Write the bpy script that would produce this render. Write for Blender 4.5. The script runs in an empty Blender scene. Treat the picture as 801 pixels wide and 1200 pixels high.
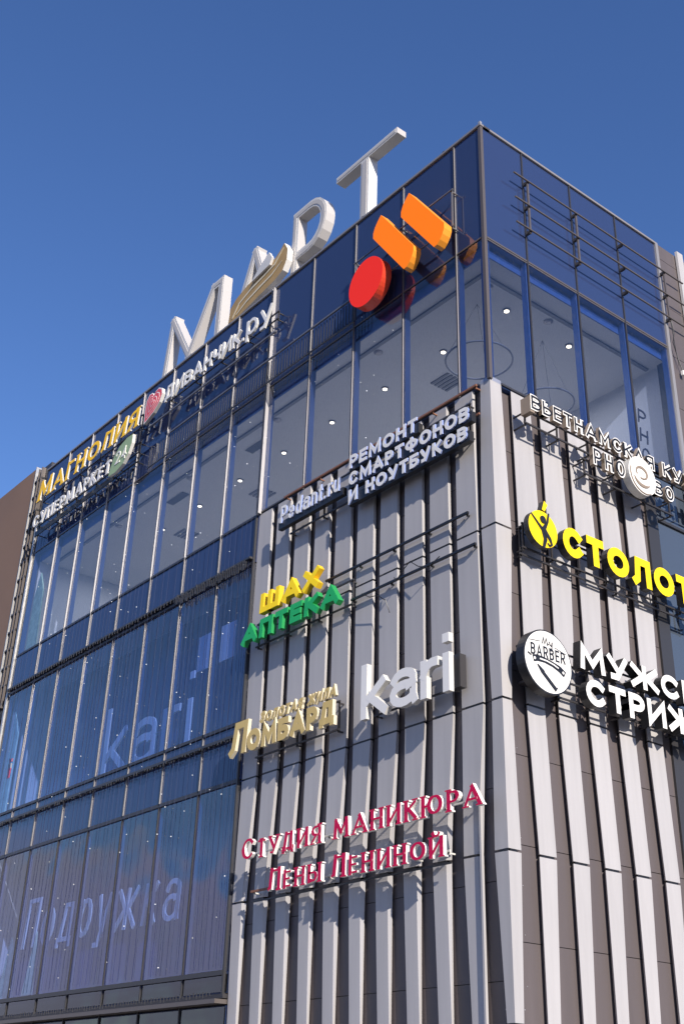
import bpy, math, random
from math import sin, cos, pi, radians, hypot
random.seed(7)
scene = bpy.context.scene
COL = scene.collection

# ------------------------------------------------------------------ camera
cam = bpy.data.cameras.new('camera')
cam.sensor_fit = 'HORIZONTAL'; cam.sensor_width = 36.0
cam.lens = 61.563
cam.shift_x = -0.03398; cam.shift_y = -0.06009
cam.clip_start = 0.1; cam.clip_end = 5000
camo = bpy.data.objects.new('camera', cam); COL.objects.link(camo)
def cam_axes(y, p, r):
    fwd = (sin(y)*cos(p), cos(y)*cos(p), sin(p))
    right = (cos(y), -sin(y), 0.0)
    up = (right[1]*fwd[2]-right[2]*fwd[1], right[2]*fwd[0]-right[0]*fwd[2], right[0]*fwd[1]-right[1]*fwd[0])
    r2 = tuple(cos(r)*a + sin(r)*b for a, b in zip(right, up))
    u2 = tuple(-sin(r)*a + cos(r)*b for a, b in zip(right, up))
    return r2, u2, fwd
from mathutils import Matrix, Vector
R_, U_, F_ = cam_axes(-0.889139, 0.507411, 0.0216722)
camo.matrix_world = Matrix(((R_[0], U_[0], -F_[0], 13.14707), (R_[1], U_[1], -F_[1], -13.71694), (R_[2], U_[2], -F_[2], 1.6), (0, 0, 0, 1)))
scene.camera = camo

# ------------------------------------------------------------------ light, sky, exposure
SUN = Vector((1.0, -0.28, 0.50)).normalized()
sun_el = math.asin(SUN.z)
w = bpy.data.worlds.new("World"); scene.world = w; w.use_nodes = True
nt = w.node_tree; nt.nodes.clear()
def N(t, tree=None): return (tree or nt).nodes.new(t)
out = N('ShaderNodeOutputWorld'); bg = N('ShaderNodeBackground'); sky = N('ShaderNodeTexSky')
sky.sky_type = 'NISHITA'; sky.sun_disc = False
sky.sun_elevation = sun_el
sky.sun_rotation = math.atan2(SUN.x, SUN.y)
sky.altitude = 300; sky.air_density = 1.0; sky.dust_density = 0.25; sky.ozone_density = 3.2
bg.inputs['Strength'].default_value = 0.108
tc = N('ShaderNodeTexCoord'); sep = N('ShaderNodeSeparateXYZ'); noi = N('ShaderNodeTexNoise')
mp = N('ShaderNodeMapping'); mp.inputs['Scale'].default_value = (1, 1, 3.2)
noi.inputs['Scale'].default_value = 3.2; noi.inputs['Detail'].default_value = 7; noi.inputs['Roughness'].default_value = .55
band = N('ShaderNodeMapRange'); band.interpolation_type = 'SMOOTHSTEP'
band.inputs['From Min'].default_value = .30; band.inputs['From Max'].default_value = .14
add = N('ShaderNodeMath'); add.operation = 'ADD'
cut = N('ShaderNodeMapRange'); cut.interpolation_type = 'SMOOTHSTEP'
cut.inputs['From Min'].default_value = 1.12; cut.inputs['From Max'].default_value = 1.42
mix = N('ShaderNodeMix'); mix.data_type = 'RGBA'
mix.inputs['B'].default_value = (4.5, 4.7, 6.3, 1)
L = nt.links.new
L(tc.outputs['Generated'], sep.inputs[0]); L(tc.outputs['Generated'], mp.inputs[0]); L(mp.outputs[0], noi.inputs['Vector'])
L(sep.outputs['Z'], band.inputs['Value']); L(band.outputs[0], add.inputs[0]); L(noi.outputs[0], add.inputs[1])
L(add.outputs[0], cut.inputs['Value']); L(cut.outputs[0], mix.inputs['Factor'])
hs = N('ShaderNodeHueSaturation'); hs.inputs['Saturation'].default_value = 1.16; hs.inputs['Value'].default_value = 1.3; hs.inputs['Hue'].default_value = .512
L(sky.outputs[0], hs.inputs['Color']); L(hs.outputs[0], mix.inputs['A']); L(mix.outputs['Result'], bg.inputs['Color']); L(bg.outputs[0], out.inputs[0])
sl = bpy.data.lights.new('sun', 'SUN'); sl.energy = 5.0; sl.angle = radians(.5); sl.color = (1.0, .93, .84)
so = bpy.data.objects.new('sun', sl); COL.objects.link(so)
so.rotation_euler = SUN.to_track_quat('Z', 'Y').to_euler()
so.location = (30, -10, 40)
vs = scene.view_settings
vs.view_transform = 'Standard'; vs.look = 'None'; vs.gamma = 1.0; vs.exposure = 0.35; vs.use_curve_mapping = False

# ------------------------------------------------------------------ materials
def mat(name, color, rough=.5, metal=0.0, emit=None, estr=1.0, noise=0.0, nscale=3.0, bump=0.0, bscale=8.0, spec=.5, coat=0.0, streak=False):
    m = bpy.data.materials.new(name); m.use_nodes = True; t = m.node_tree
    b = t.nodes['Principled BSDF']
    b.inputs['Base Color'].default_value = (*color, 1); b.inputs['Roughness'].default_value = rough
    b.inputs['Metallic'].default_value = metal; b.inputs['Specular IOR Level'].default_value = spec
    b.inputs['Coat Weight'].default_value = coat
    co = t.nodes.new('ShaderNodeTexCoord')
    if noise > 0:
        n = t.nodes.new('ShaderNodeTexNoise'); n.inputs['Scale'].default_value = nscale; n.inputs['Detail'].default_value = 6
        if streak:
            mpp = t.nodes.new('ShaderNodeMapping'); mpp.inputs['Scale'].default_value = (3.0, 3.0, .25)
            t.links.new(co.outputs['Object'], mpp.inputs[0]); t.links.new(mpp.outputs[0], n.inputs['Vector'])
        else:
            t.links.new(co.outputs['Object'], n.inputs['Vector'])
        r = t.nodes.new('ShaderNodeMapRange'); r.inputs['From Min'].default_value = .3; r.inputs['From Max'].default_value = .7
        r.inputs['To Min'].default_value = 1-noise; r.inputs['To Max'].default_value = 1+noise*.4
        oi = t.nodes.new('ShaderNodeObjectInfo'); r2 = t.nodes.new('ShaderNodeMapRange')
        r2.inputs['To Min'].default_value = 1-noise*.5; r2.inputs['To Max'].default_value = 1+noise*.25
        t.links.new(oi.outputs['Random'], r2.inputs['Value'])
        mu = t.nodes.new('ShaderNodeMath'); mu.operation = 'MULTIPLY'
        t.links.new(n.outputs[0], r.inputs['Value']); t.links.new(r.outputs[0], mu.inputs[0]); t.links.new(r2.outputs[0], mu.inputs[1])
        v = t.nodes.new('ShaderNodeVectorMath'); v.operation = 'SCALE'; v.inputs[0].default_value = color
        t.links.new(mu.outputs[0], v.inputs['Scale']); t.links.new(v.outputs[0], b.inputs['Base Color'])
    if bump > 0:
        n = t.nodes.new('ShaderNodeTexNoise'); n.inputs['Scale'].default_value = bscale; n.inputs['Detail'].default_value = 3
        t.links.new(co.outputs['Object'], n.inputs['Vector'])
        bm = t.nodes.new('ShaderNodeBump'); bm.inputs['Strength'].default_value = bump; bm.inputs['Distance'].default_value = .01
        t.links.new(n.outputs[0], bm.inputs['Height']); t.links.new(bm.outputs[0], b.inputs['Normal'])
    if emit:
        b.inputs['Emission Color'].default_value = (*emit, 1); b.inputs['Emission Strength'].default_value = estr
    return m

def glass(name, tint, f0, body=None, wav=.02, tintrefl=(1, 1, 1), streaks=0.0, dirt=0.0):
    """coated architectural glass: a mirror-like coat over a tinted see-through sheet, or over a painted back (body)"""
    m = bpy.data.materials.new(name); m.use_nodes = True; t = m.node_tree; t.nodes.clear()
    o = t.nodes.new('ShaderNodeOutputMaterial'); mx = t.nodes.new('ShaderNodeMixShader')
    gl = t.nodes.new('ShaderNodeBsdfGlossy'); gl.inputs['Roughness'].default_value = .012; gl.inputs['Color'].default_value = (*tintrefl, 1)
    if body is None:
        un = t.nodes.new('ShaderNodeBsdfTransparent'); un.inputs['Color'].default_value = (*tint, 1)
    else:
        un = t.nodes.new('ShaderNodeBsdfDiffuse'); un.inputs['Color'].default_value = (*body, 1)
    ge = t.nodes.new('ShaderNodeNewGeometry')
    def mth(op, a, b=None):
        q = t.nodes.new('ShaderNodeMath'); q.operation = op
        for k, v_ in enumerate((a, b)):
            if v_ is None: continue
            if isinstance(v_, (int, float)): q.inputs[k].default_value = v_
            else: t.links.new(v_, q.inputs[k])
        return q.outputs[0]
    dt = t.nodes.new('ShaderNodeVectorMath'); dt.operation = 'DOT_PRODUCT'
    t.links.new(ge.outputs['Normal'], dt.inputs[0]); t.links.new(ge.outputs['Incoming'], dt.inputs[1])
    c1 = mth('SUBTRACT', 1.0, mth('ABSOLUTE', dt.outputs['Value']))
    schl = mth('ADD', mth('MULTIPLY', mth('POWER', c1, 5.0), 1-f0), f0)
    class rg: outputs = [mth('MULTIPLY', schl, mth('SUBTRACT', 1.0, ge.outputs['Backfacing']))]
    co = t.nodes.new('ShaderNodeTexCoord'); n = t.nodes.new('ShaderNodeTexNoise'); n.inputs['Scale'].default_value = .9; n.inputs['Detail'].default_value = 1
    oi = t.nodes.new('ShaderNodeObjectInfo'); ad = t.nodes.new('ShaderNodeVectorMath'); ad.operation = 'ADD'
    t.links.new(co.outputs['Object'], ad.inputs[0]); t.links.new(oi.outputs['Location'], ad.inputs[1])
    t.links.new(ad.outputs[0], n.inputs['Vector'])
    bp = t.nodes.new('ShaderNodeBump'); bp.inputs['Strength'].default_value = 1.0; bp.inputs['Distance'].default_value = wav
    t.links.new(n.outputs[0], bp.inputs['Height']); t.links.new(bp.outputs[0], gl.inputs['Normal'])
    if dirt > 0:      # dried rain marks: small spots and runs on the outside of the sheet
        df = t.nodes.new('ShaderNodeBsdfDiffuse'); df.inputs['Color'].default_value = (.42, .42, .42, 1)
        vo = t.nodes.new('ShaderNodeTexNoise'); vo.inputs['Scale'].default_value = 26; vo.inputs['Detail'].default_value = 3
        mpv = t.nodes.new('ShaderNodeMapping'); mpv.inputs['Scale'].default_value = (1, 1, .35)
        t.links.new(ad.outputs[0], mpv.inputs[0]); t.links.new(mpv.outputs[0], vo.inputs['Vector'])
        rr = t.nodes.new('ShaderNodeMapRange'); rr.inputs['From Min'].default_value = .52; rr.inputs['From Max'].default_value = .75
        rr.inputs['To Max'].default_value = dirt
        t.links.new(vo.outputs[0], rr.inputs['Value'])
        m2 = t.nodes.new('ShaderNodeMixShader'); t.links.new(rr.outputs[0], m2.inputs[0]); t.links.new(un.outputs[0], m2.inputs[1]); t.links.new(df.outputs[0], m2.inputs[2])
        un = m2
    t.links.new(rg.outputs[0], mx.inputs[0]); t.links.new(un.outputs[0], mx.inputs[1]); t.links.new(gl.outputs[0], mx.inputs[2])
    t.links.new(mx.outputs[0], o.inputs[0])
    return m

M = dict(
 fin=mat('fin_white_metal', (.425, .404, .398), .48, noise=.10, nscale=1.6, streak=True, bump=.04, bscale=2.0),
 recess=mat('recess_brown_metal', (.11, .09, .088), .5, noise=.10, nscale=1.5, streak=True),
 dark=mat('dark_metal', (.035, .032, .034), .45),
 black=mat('black_paint', (.012, .012, .014), .4),
 mull=mat('mullion_grey_metal', (.34, .32, .31), .35, metal=.35),
 mullbrown=mat('mullion_brown_metal', (.13, .11, .10), .4, metal=.3),
 mulldark=mat('mullion_dark_metal', (.05, .048, .05), .4, metal=.3),
 coping=mat('coping_metal', (.33, .30, .28), .4, metal=.4),
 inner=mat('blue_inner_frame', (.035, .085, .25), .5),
 innershade=mat('shaded_inner_frame', (.03, .055, .14), .5),  # same inner frame on the left face, its shade put into the colour
 brown=mat('brown_cladding', (.25, .145, .08), .6, noise=.1, nscale=.4),
 steel=mat('galvanised_steel', (.45, .44, .43), .4, metal=.5, noise=.1, nscale=8),
 copper=mat('rusty_rail', (.26, .11, .06), .6, noise=.25, nscale=9),
 rail=mat('rail_metal', (.22, .21, .21), .4, metal=.5),
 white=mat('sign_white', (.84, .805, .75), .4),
 whiteside=mat('sign_white_side', (.60, .58, .54), .45),  # greyer than the faces, offsetting the sun that strikes the sides
 yellow=mat('sign_yellow', (.92, .66, .01), .45, spec=.2, emit=(1, .62, .01), estr=.12), yellowside=mat('sign_yellow_side', (.80, .50, .02), .45),  # weak glow added to brighten the yellow faces in grazing sun
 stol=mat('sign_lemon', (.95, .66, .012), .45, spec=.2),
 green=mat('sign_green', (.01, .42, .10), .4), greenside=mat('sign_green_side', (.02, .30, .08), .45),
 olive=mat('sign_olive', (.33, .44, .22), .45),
 orangeamb=mat('sign_amber', (.95, .56, .01), .45, spec=.2, emit=(1, .5, .01), estr=.10),  # amber lifted by a little added glow
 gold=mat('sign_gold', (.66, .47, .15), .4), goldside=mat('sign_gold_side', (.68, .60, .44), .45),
 red=mat('sign_red', (.90, .03, .015), .5, spec=.2, emit=(1, .02, .01), estr=.15), redside=mat('sign_red_side', (.62, .05, .02), .4),  # red face carries an added glow for brightness
 orange=mat('sign_orange', (1.0, .21, .002), .5, spec=.2, emit=(1, .16, 0), estr=.28), orangeside=mat('sign_orange_side', (.90, .33, .03), .4),  # added glow lifts the orange past what the grazing sun gives
 magenta=mat('sign_magenta', (.62, .003, .07), .5, spec=.2),
 coral=mat('sign_coral', (.78, .08, .10), .45),
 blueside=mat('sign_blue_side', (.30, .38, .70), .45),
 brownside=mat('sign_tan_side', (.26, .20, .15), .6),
 roofw=mat('rooftop_white', (.66, .64, .61), .45, noise=.07, nscale=3), roofs=mat('rooftop_shaft', (.50, .47, .44), .45),
 leafg=mat('leaf_bronze', (.42, .27, .10), .5, noise=.15, nscale=3),
 ceil=mat('ceiling_tile', (.52, .51, .50), .9), floor=mat('interior_floor', (.5, .48, .45), .5),
 inwall=mat('interior_wall', (.5, .5, .5), .9), inblue=mat('interior_dark_blue', (.040, .056, .23), .8, noise=.2, nscale=1.0, streak=True),
 frost=mat('window_lettering', (.62, .66, .66), .7), lamp=mat('downlight_lens', (.9, .85, .7), .5, emit=(1, .82, .55), estr=3.5),
 lampring=mat('downlight_trim', (.16, .16, .17), .5), greenpanel=mat('pale_green_panel', (.52, .70, .52), .8, noise=.25, nscale=6),
 gsp=glass('spandrel_glass', None, .07, body=(.028, .045, .115), wav=.004),
 gvi=glass('vision_glass', (.80, .84, .93), .10, wav=.004, dirt=.045),
 glo=glass('lower_vision_glass', (.68, .76, .96), .15, wav=.03, dirt=.09),
 gsr=glass('right_glass', None, .10, body=(.06, .075, .10), wav=.006),
 gdk=glass('shop_glass', (.25, .27, .30), .10, wav=.02),
 led=mat('led_node', (.75, .77, .80), .4), wire=mat('led_wire', (.025, .035, .09), .6),
 ground=mat('asphalt', (.055, .055, .057), .9, noise=.3, nscale=.6), paving=mat('paving', (.30, .29, .28), .85, noise=.2, nscale=1.5),
 roof=mat('roof_membrane', (.25, .25, .25), .9),
)

# ------------------------------------------------------------------ mesh helpers
class MB:
    def __init__(s): s.v = []; s.f = []; s.m = []
    def face(s, pts, m=0):
        i = len(s.v); s.v += pts; s.f.append(tuple(range(i, i+len(pts)))); s.m.append(m)
    def box(s, x0, x1, y0, y1, z0, z1, m=0):
        i = len(s.v)
        s.v += [(x0,y0,z0),(x1,y0,z0),(x1,y1,z0),(x0,y1,z0),(x0,y0,z1),(x1,y0,z1),(x1,y1,z1),(x0,y1,z1)]
        for f in ((0,3,2,1),(4,5,6,7),(0,1,5,4),(1,2,6,5),(2,3,7,6),(3,0,4,7)):
            s.f.append(tuple(i+k for k in f)); s.m.append(m)
        return s
    def loft(s, rings, m=0, capm=None):
        """rings: lists of points (same count); closes each ring, caps the ends"""
        n = len(rings[0]); i = len(s.v)
        for r in rings: s.v += r
        for a in range(len(rings)-1):
            for k in range(n):
                k2 = (k+1) % n
                s.f.append((i+a*n+k, i+a*n+k2, i+(a+1)*n+k2, i+(a+1)*n+k)); s.m.append(m)
        s.f.append(tuple(i+k for k in reversed(range(n)))); s.m.append(m if capm is None else capm)
        s.f.append(tuple(i+(len(rings)-1)*n+k for k in range(n))); s.m.append(m if capm is None else capm)
        return s
    def prism(s, poly, y0, y1, mf=0, ms=1):
        """poly: (x,z) outline; front at y0, back at y1"""
        n = len(poly); i = len(s.v)
        s.v += [(x, y0, z) for x, z in poly] + [(x, y1, z) for x, z in poly]
        s.f.append(tuple(range(i, i+n))); s.m.append(mf)
        s.f.append(tuple(reversed(range(i+n, i+2*n)))); s.m.append(ms)
        for k in range(n):
            k2 = (k+1) % n
            s.f.append((i+k, i+n+k, i+n+k2, i+k2)); s.m.append(ms)
        return s
    def tube(s, pts, r, n=6, m=0):
        rings = []
        for k, p in enumerate(pts):
            a = Vector(pts[max(k-1, 0)]); b = Vector(pts[min(k+1, len(pts)-1)])
            d = (b-a).normalized(); u = d.cross(Vector((0, 0, 1)))
            if u.length < .05: u = d.cross(Vector((1, 0, 0)))
            u.normalize(); v = d.cross(u)
            rings.append([tuple(Vector(p)+r*(cos(2*pi*j/n)*u+sin(2*pi*j/n)*v)) for j in range(n)])
        return s.loft(rings, m)
    def build(s, name, mats, parent=None, loc=(0, 0, 0), rot=0.0, bevel=0.0):
        me = bpy.data.meshes.new(name); me.from_pydata(s.v, [], s.f)
        for m in (mats if isinstance(mats, (list, tuple)) else [mats]): me.materials.append(M[m])
        me.polygons.foreach_set('material_index', s.m); me.validate(); me.update()
        return link(name, me, parent, loc, rot)
def link(name, me, parent=None, loc=(0, 0, 0), rot=0.0):
    o = bpy.data.objects.new(name, me); COL.objects.link(o); o.parent = parent
    o.location = loc; o.rotation_euler = (0, 0, rot)
    return o
def tag(o, label=None, cat=None, group=None, kind=None):
    if label: o['label'] = label
    if cat: o['category'] = cat
    if group: o['group'] = group
    if kind: o['kind'] = kind
    return o
def empty(name, loc=(0, 0, 0), rot=0.0, **k):
    o = bpy.data.objects.new(name, None); COL.objects.link(o); o.location = loc; o.rotation_euler = (0, 0, rot)
    o.empty_display_size = .3
    return tag(o, **k)
LEFT, RIGHT = 0.0, pi/2          # facade frames: local x along the wall, local -y outward, z up

# ------------------------------------------------------------------ ground
g = MB(); g.face([(-1500, -1500, 0), (1500, -1500, 0), (1500, 1500, 0), (-1500, 1500, 0)]); tag(g.build('ground', 'ground'), kind='structure')
p = MB(); p.box(-60, 6, -6, 60, 0.004, .13); tag(p.build('pavement', 'paving'), kind='structure')

# ------------------------------------------------------------------ the shopping centre
B = empty('shopping_centre', (0, 0, 0), label='glass and white finned corner shopping centre with a flat roof and many shop signs', cat='building')
ROOF = 20.9; T1 = 17.73; G1 = 14.14; G2T = 12.9; G2B = 9.12; S3 = 7.85; G3B = 4.09
LX = [-20.9, -19.26, -17.67, -16.02, -14.41, -12.69, -10.99, -9.32, -7.67, -5.95, -4.27, -2.53, -.82, -.03]
RY = [.03, 1.27, 2.87, 4.49, 6.05]
# glazing: one pane per bay and storey, each with its inner frame
def window(u0, u1, z0, z1, rot, gm, depth=.16):
    e = .035 if gm == 'gvi' else .025
    if gm == 'glo': depth = .09
    o = MB().box(u0+e, u1-e, -.012, .012, z0+e, z1-e).build('window', gm, B, rot=rot)
    f = MB()
    f.box(u0+.003, u0+e, .014, depth, z0+.003, z1-.003); f.box(u1-e, u1-.003, .014, depth, z0+.003, z1-.003)
    f.box(u0+e, u1-e, .014, depth, z1-e, z1-.003); f.box(u0+e, u1-e, .014, depth, z0+.003, z0+e)
    f.build('inner_frame', 'inner' if rot == RIGHT else 'innershade', o)
    return o
def spandrel(u0, u1, z0, z1, rot):
    return MB().box(u0+.02, u1-.02, -.012, .03, z0+.02, z1-.02).build('spandrel_panel', 'gsp', B, rot=rot)
for i in range(len(LX)-1):
    a, b = LX[i], LX[i+1]
    spandrel(a, b, T1, ROOF-.06, LEFT)
    window(a, b, G1, T1, LEFT, 'gvi')
    if b < -7.6:
        spandrel(a, b, G2T, G1, LEFT)
        window(a, b, G2B, G2T, LEFT, 'glo')
        spandrel(a, b, S3, 8.80, LEFT)
        spandrel(a, b, 8.86, G2B, LEFT)
        window(a, b, G3B, S3, LEFT, 'glo')
        window(a, b, 3.72, G3B, LEFT, 'gdk', .05)
        window(a, b, .2, 3.5, LEFT, 'gdk', .05)
for i in range(len(RY)-1):
    spandrel(RY[i], RY[i+1], T1, ROOF-.06, RIGHT)
    window(RY[i], RY[i+1], G1, T1, RIGHT, 'gvi')
# mullions, transoms
def mullion(u, z0, z1, rot, wd=.05, dp=.085, side='mull'):
    mb = MB().box(u-wd/2, u+wd/2, -dp, -.014, z0, z1)
    mb.m[2] = 1                      # the narrow front cap takes the dark metal
    return mb.build('mullion', [side, 'mulldark'], B, rot=rot)
for u in LX[1:-1]:
    z0 = .2 if u < -7.7 else G1
    if abs(u+7.67) < .01:
        mullion(u-.05, G1, ROOF-.06, LEFT, .028, .09, 'fin'); mullion(u+.045, G1, ROOF-.06, LEFT, .028, .11, 'fin')
        continue
    if u < -7.7:
        mullion(u, .2, S3, LEFT, .034, .045, 'mulldark'); mullion(u, S3, G1, LEFT, .034, .05, 'mull'); mullion(u, G1, ROOF-.06, LEFT, .034, .06, 'fin')
    else: mullion(u, G1, ROOF-.06, LEFT, .034, .045, 'mull')
for u in RY[1:-1]: mullion(u, G1, ROOF-.06, RIGHT, .034, .04, 'mulldark')
MB().box(-.04, .04, -.04, .04, G1+.05, ROOF-.05).build('corner_post', 'mullbrown', B)
def transom(u0, u1, z, rot, h=.05, dp=.045, m='mulldark'):
    return MB().box(u0, u1, -dp, -.016, z-h/2, z+h/2).build('transom', m, B, rot=rot)
transom(-20.9, -.06, T1, LEFT, .035, .03, 'mullbrown'); transom(.06, 6.05, T1, RIGHT, .04, .03, 'mullbrown'); transom(.06, 6.05, T1-.055, RIGHT, .012, .03, 'coping')
transom(-20.9, -7.75, G1, LEFT, .06, .04)
for z, h, d in ((13.03, .05, .14), (G2T+.01, .06, .06), (G2B, .07, .05), (8.83, .06, .12), (S3, .08, .05), (G3B, .09, .07)):
    transom(-20.98, -7.78, z, LEFT, h, d)
MB().box(-24, -7.66, -.28, .1, 3.52, 3.60).build('entrance_ledge', 'mullbrown', B)
MB().box(-24, -7.66, -.1, .1, 3.62, 3.70).build('entrance_ledge', 'dark', B)
# coping along the roof edge
MB().box(-20.95, .055, -.055, .25, ROOF-.055, ROOF).build('coping', 'coping', B)
MB().box(.06, 6.12, -.055, .25, ROOF-.055, ROOF).build('coping', 'coping', B, rot=RIGHT)
MB().box(-.03, .03, -.03, .03, ROOF+.0, ROOF+.09).build('coping', 'steel', B, loc=(.0, -.0, .004))
MB().box(-21, -.12, .26, 14, ROOF-.4, ROOF-.2).build('roof', 'roof', B)
MB().box(-21, -.02, 9.82, 14.2, .1, 20.88).build('plain_wall', 'recess', B)
for k in range(7):     # small cable clips on the coping
    MB().box(-18.6+k*2.9, -18.54+k*2.9, -.02, .02, ROOF, ROOF+.07).build('coping_clip', 'dark', B)

# ---- finned cladding
DF = .11                                     # the recess lies this far behind the fin fronts
FD = .062                                    # folded edge of a fin; it stands off the recess sheet
S_ = .6333
def fin_segment(z0, z1, p0, p1, rot, name='fin_panel'):
    """p = (base left, front left, front right, base right) at the lower / upper end"""
    mb = MB(); rings = []
    for z, q in ((z0, p0), (z1, p1)):
        rings.append([(q[0], FD, z), (q[1], 0, z), (q[2], 0, z), (q[3], FD, z)])
    mb.loft(rings)
    me = bpy.data.meshes.new(name); me.from_pydata(mb.v, [], mb.f); me.materials.append(M['fin']); me.update()
    return me
ZJ = [.25, 2.87, 5.36, 7.83, 11.08, 14.16]
profL = {.25: (-11.95, -12.05, -11.42, -11.38), 2.87: (-11.9, -11.98, -11.52, -11.54), 5.36: (-12.0, -12.15, -11.64, -11.52), 7.83: (-12.0, -12.10, -11.28, -11.30),
         11.08: (-12.0, -12.15, -11.31, -11.30), 14.16: (-12.0, -12.13, -11.35, -11.33)}
profR = {.25: (1.17, 1.1, 1.65, 1.60), 2.87: (1.18, 1.12, 1.57, 1.52), 5.36: (1.19, 1.12, 1.76, 1.70), 7.83: (1.0, .93, 1.64, 1.58), 11.08: (1.02, .95, 1.88, 1.82), 14.16: (.97, .90, 1.74, 1.68)}
gap = .02
for si in range(5):
    z0, z1 = ZJ[si]+gap, ZJ[si+1]-gap
    me = fin_segment(z0, z1, tuple(v*S_ for v in profL[ZJ[si]]), tuple(v*S_ for v in profL[ZJ[si+1]]), LEFT)
    for k in range(10):
        link('fin_panel', me, B, loc=(k*1.174*S_, 0, 0))
    me = fin_segment(z0, z1, tuple(v*S_ for v in profR[ZJ[si]]), tuple(v*S_ for v in profR[ZJ[si+1]]), RIGHT)
    for k in range(5):
        link('fin_panel', me, B, loc=(0, k*1.27*S_, 0), rot=RIGHT)
jl = {}
for zj in ZJ[1:5]:
    for prof, rot, n_, dx in ((profL, LEFT, 10, 1.174), (profR, RIGHT, 5, 1.27)):
        q = [v*S_ for v in prof[zj]]
        jm = MB().box(max(q[0], q[1])+.01, min(q[2], q[3])-.006 if rot == LEFT else q[3]-.006, .012, DF, zj-gap-.001, zj+gap+.001)
        me = bpy.data.meshes.new('joint_strip'); me.from_pydata(jm.v, [], jm.f); me.materials.append(M['black']); me.update()
        for k in range(n_):
            link('joint_strip', me, B, loc=((k*dx*S_, 0, 0) if rot == LEFT else (0, k*dx*S_, 0)), rot=rot)
    jm = MB().box(-.20, -.012, .012, DF, zj-gap-.001, zj+gap+.001); jm.box(-DF, -.0125, -.0, .2, zj-gap-.002, zj+gap+.002); jm.box(-.05, -.012, .0125, .05, zj-gap-.003, zj+gap+.003)
    jm.build('joint_strip', 'black', B)
# corner piece, folded round the corner
cw = {.25: (.45, .48), 2.87: (.26, .30), 5.36: (.47, .46), 7.83: (.39, .36), 11.08: (.57, .64), 14.16: (.41, .47)}
for si in range(5):
    mb = MB(); rings = []
    for z, zz in ((ZJ[si]+gap, ZJ[si]), (ZJ[si+1]-gap+(.12 if si == 4 else 0), ZJ[si+1])):
        l_, r_ = cw[zz]; l_ *= S_; r_ *= S_
        rings.append([(-l_, 0, z), (0, 0, z), (0, r_, z), (-DF, r_+.02, z), (-DF, DF, z), (-l_-.02, DF, z)])
    mb.loft(rings).build('corner_panel', 'fin', B)
# recess sheets with horizontal joints
def recess(u0, u1, rot, z0=.2, z1=14.12, off=0.0):
    z = z1; k = 0
    first = True
    while z > z0+.05:
        zb = max(z0, z-(.42+off if first else 1.46)); first = False
        MB().box(u0, u1, DF, DF+.02, zb+.006, z-.006).build('recess_panel', 'recess', B, rot=rot); z = zb
for k in range(10):
    a = (-11.75+k*1.174)*S_; b = (-11.75+(k+1)*1.174)*S_
    if k == 9: b = -.14
    recess(max(a, -7.7)+.0, b-.004, LEFT)
recess(-7.72, -11.75*S_-.004, LEFT)
for k in range(-1, 5):
    a = (1.4+k*1.27)*S_; b = (1.4+(k+1)*1.27)*S_
    if k == -1: a = .14
    if k == 4: b = 4.62
    recess(a+.0, b-.004, RIGHT, off=.9)
MB().box(-7.78, -.14, DF+.021, DF+.2, .1, 14.1).build('backing_wall', 'black', B)
MB().box(.14, 4.62, DF+.021, DF+.2, .1, 14.1).build('backing_wall', 'black', B, rot=RIGHT)
MB().box(-7.76, -.30, -.02, DF+.15, 14.165, 14.21).build('sill_flashing', 'mulldark', B)
MB().box(.31, 6.05, -.02, DF+.15, 14.165, 14.21).build('sill_flashing', 'mulldark', B, rot=RIGHT)
MB().box(-7.80, -7.745, -.06, .2, 3.7, 14.1).build('edge_trim', 'mulldark', B)
sc_ = MB()
z = .9
while z < 13.9:
    for u in (-.28, .34): 
        if u < 0: sc_.box(u-.008, u+.008, DF-.006, DF-.001, z-.008, z+.008); sc_.box(u+.05, u+.066, DF-.006, DF-.001, z+.32, z+.336)
    z += .73
tag(sc_.build('screw_heads', 'steel', B), kind='stuff')
sc_ = MB(); z = .9
while z < 13.9:
    sc_.box(.32, .336, DF-.006, DF-.001, z-.008, z+.008); sc_.box(.40, .412, DF-.006, DF-.001, z+.32, z+.332); z += .73
tag(sc_.build('screw_heads', 'steel', B, rot=RIGHT), kind='stuff')
# cable duct on the last fin before the corner
MB().box(-.585, -.545, -.05, .0, .3, 6.35).build('cable_duct', 'fin', B)
# lower glazing past the fins on the sunny side
for z0, z1 in ((.3, 4.1), (4.1, 7.85), (7.85, 9.12), (9.12, 12.9), (12.9, 14.1)):
    for a, b in ((4.98, 6.6), (6.6, 8.2), (8.2, 9.8)):
        q_ = spandrel(a, b, z0, z1, RIGHT); q_.location = (-.18, 0, 0); q_.data.materials[0] = M['gsr']
MB().box(4.62, 4.98, .06, .5, .2, 14.12).build('edge_trim', 'mulldark', B, rot=RIGHT)
MB().box(4.7, 9.8, .21, .6, .2, 14.12).build('backing_wall', 'black', B, rot=RIGHT)
for z in (4.1, 7.85, 9.12, 12.9): MB().box(4.98, 9.8, .12, .166, z-.03, z+.03).build('transom', 'mulldark', B, rot=RIGHT)
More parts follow.
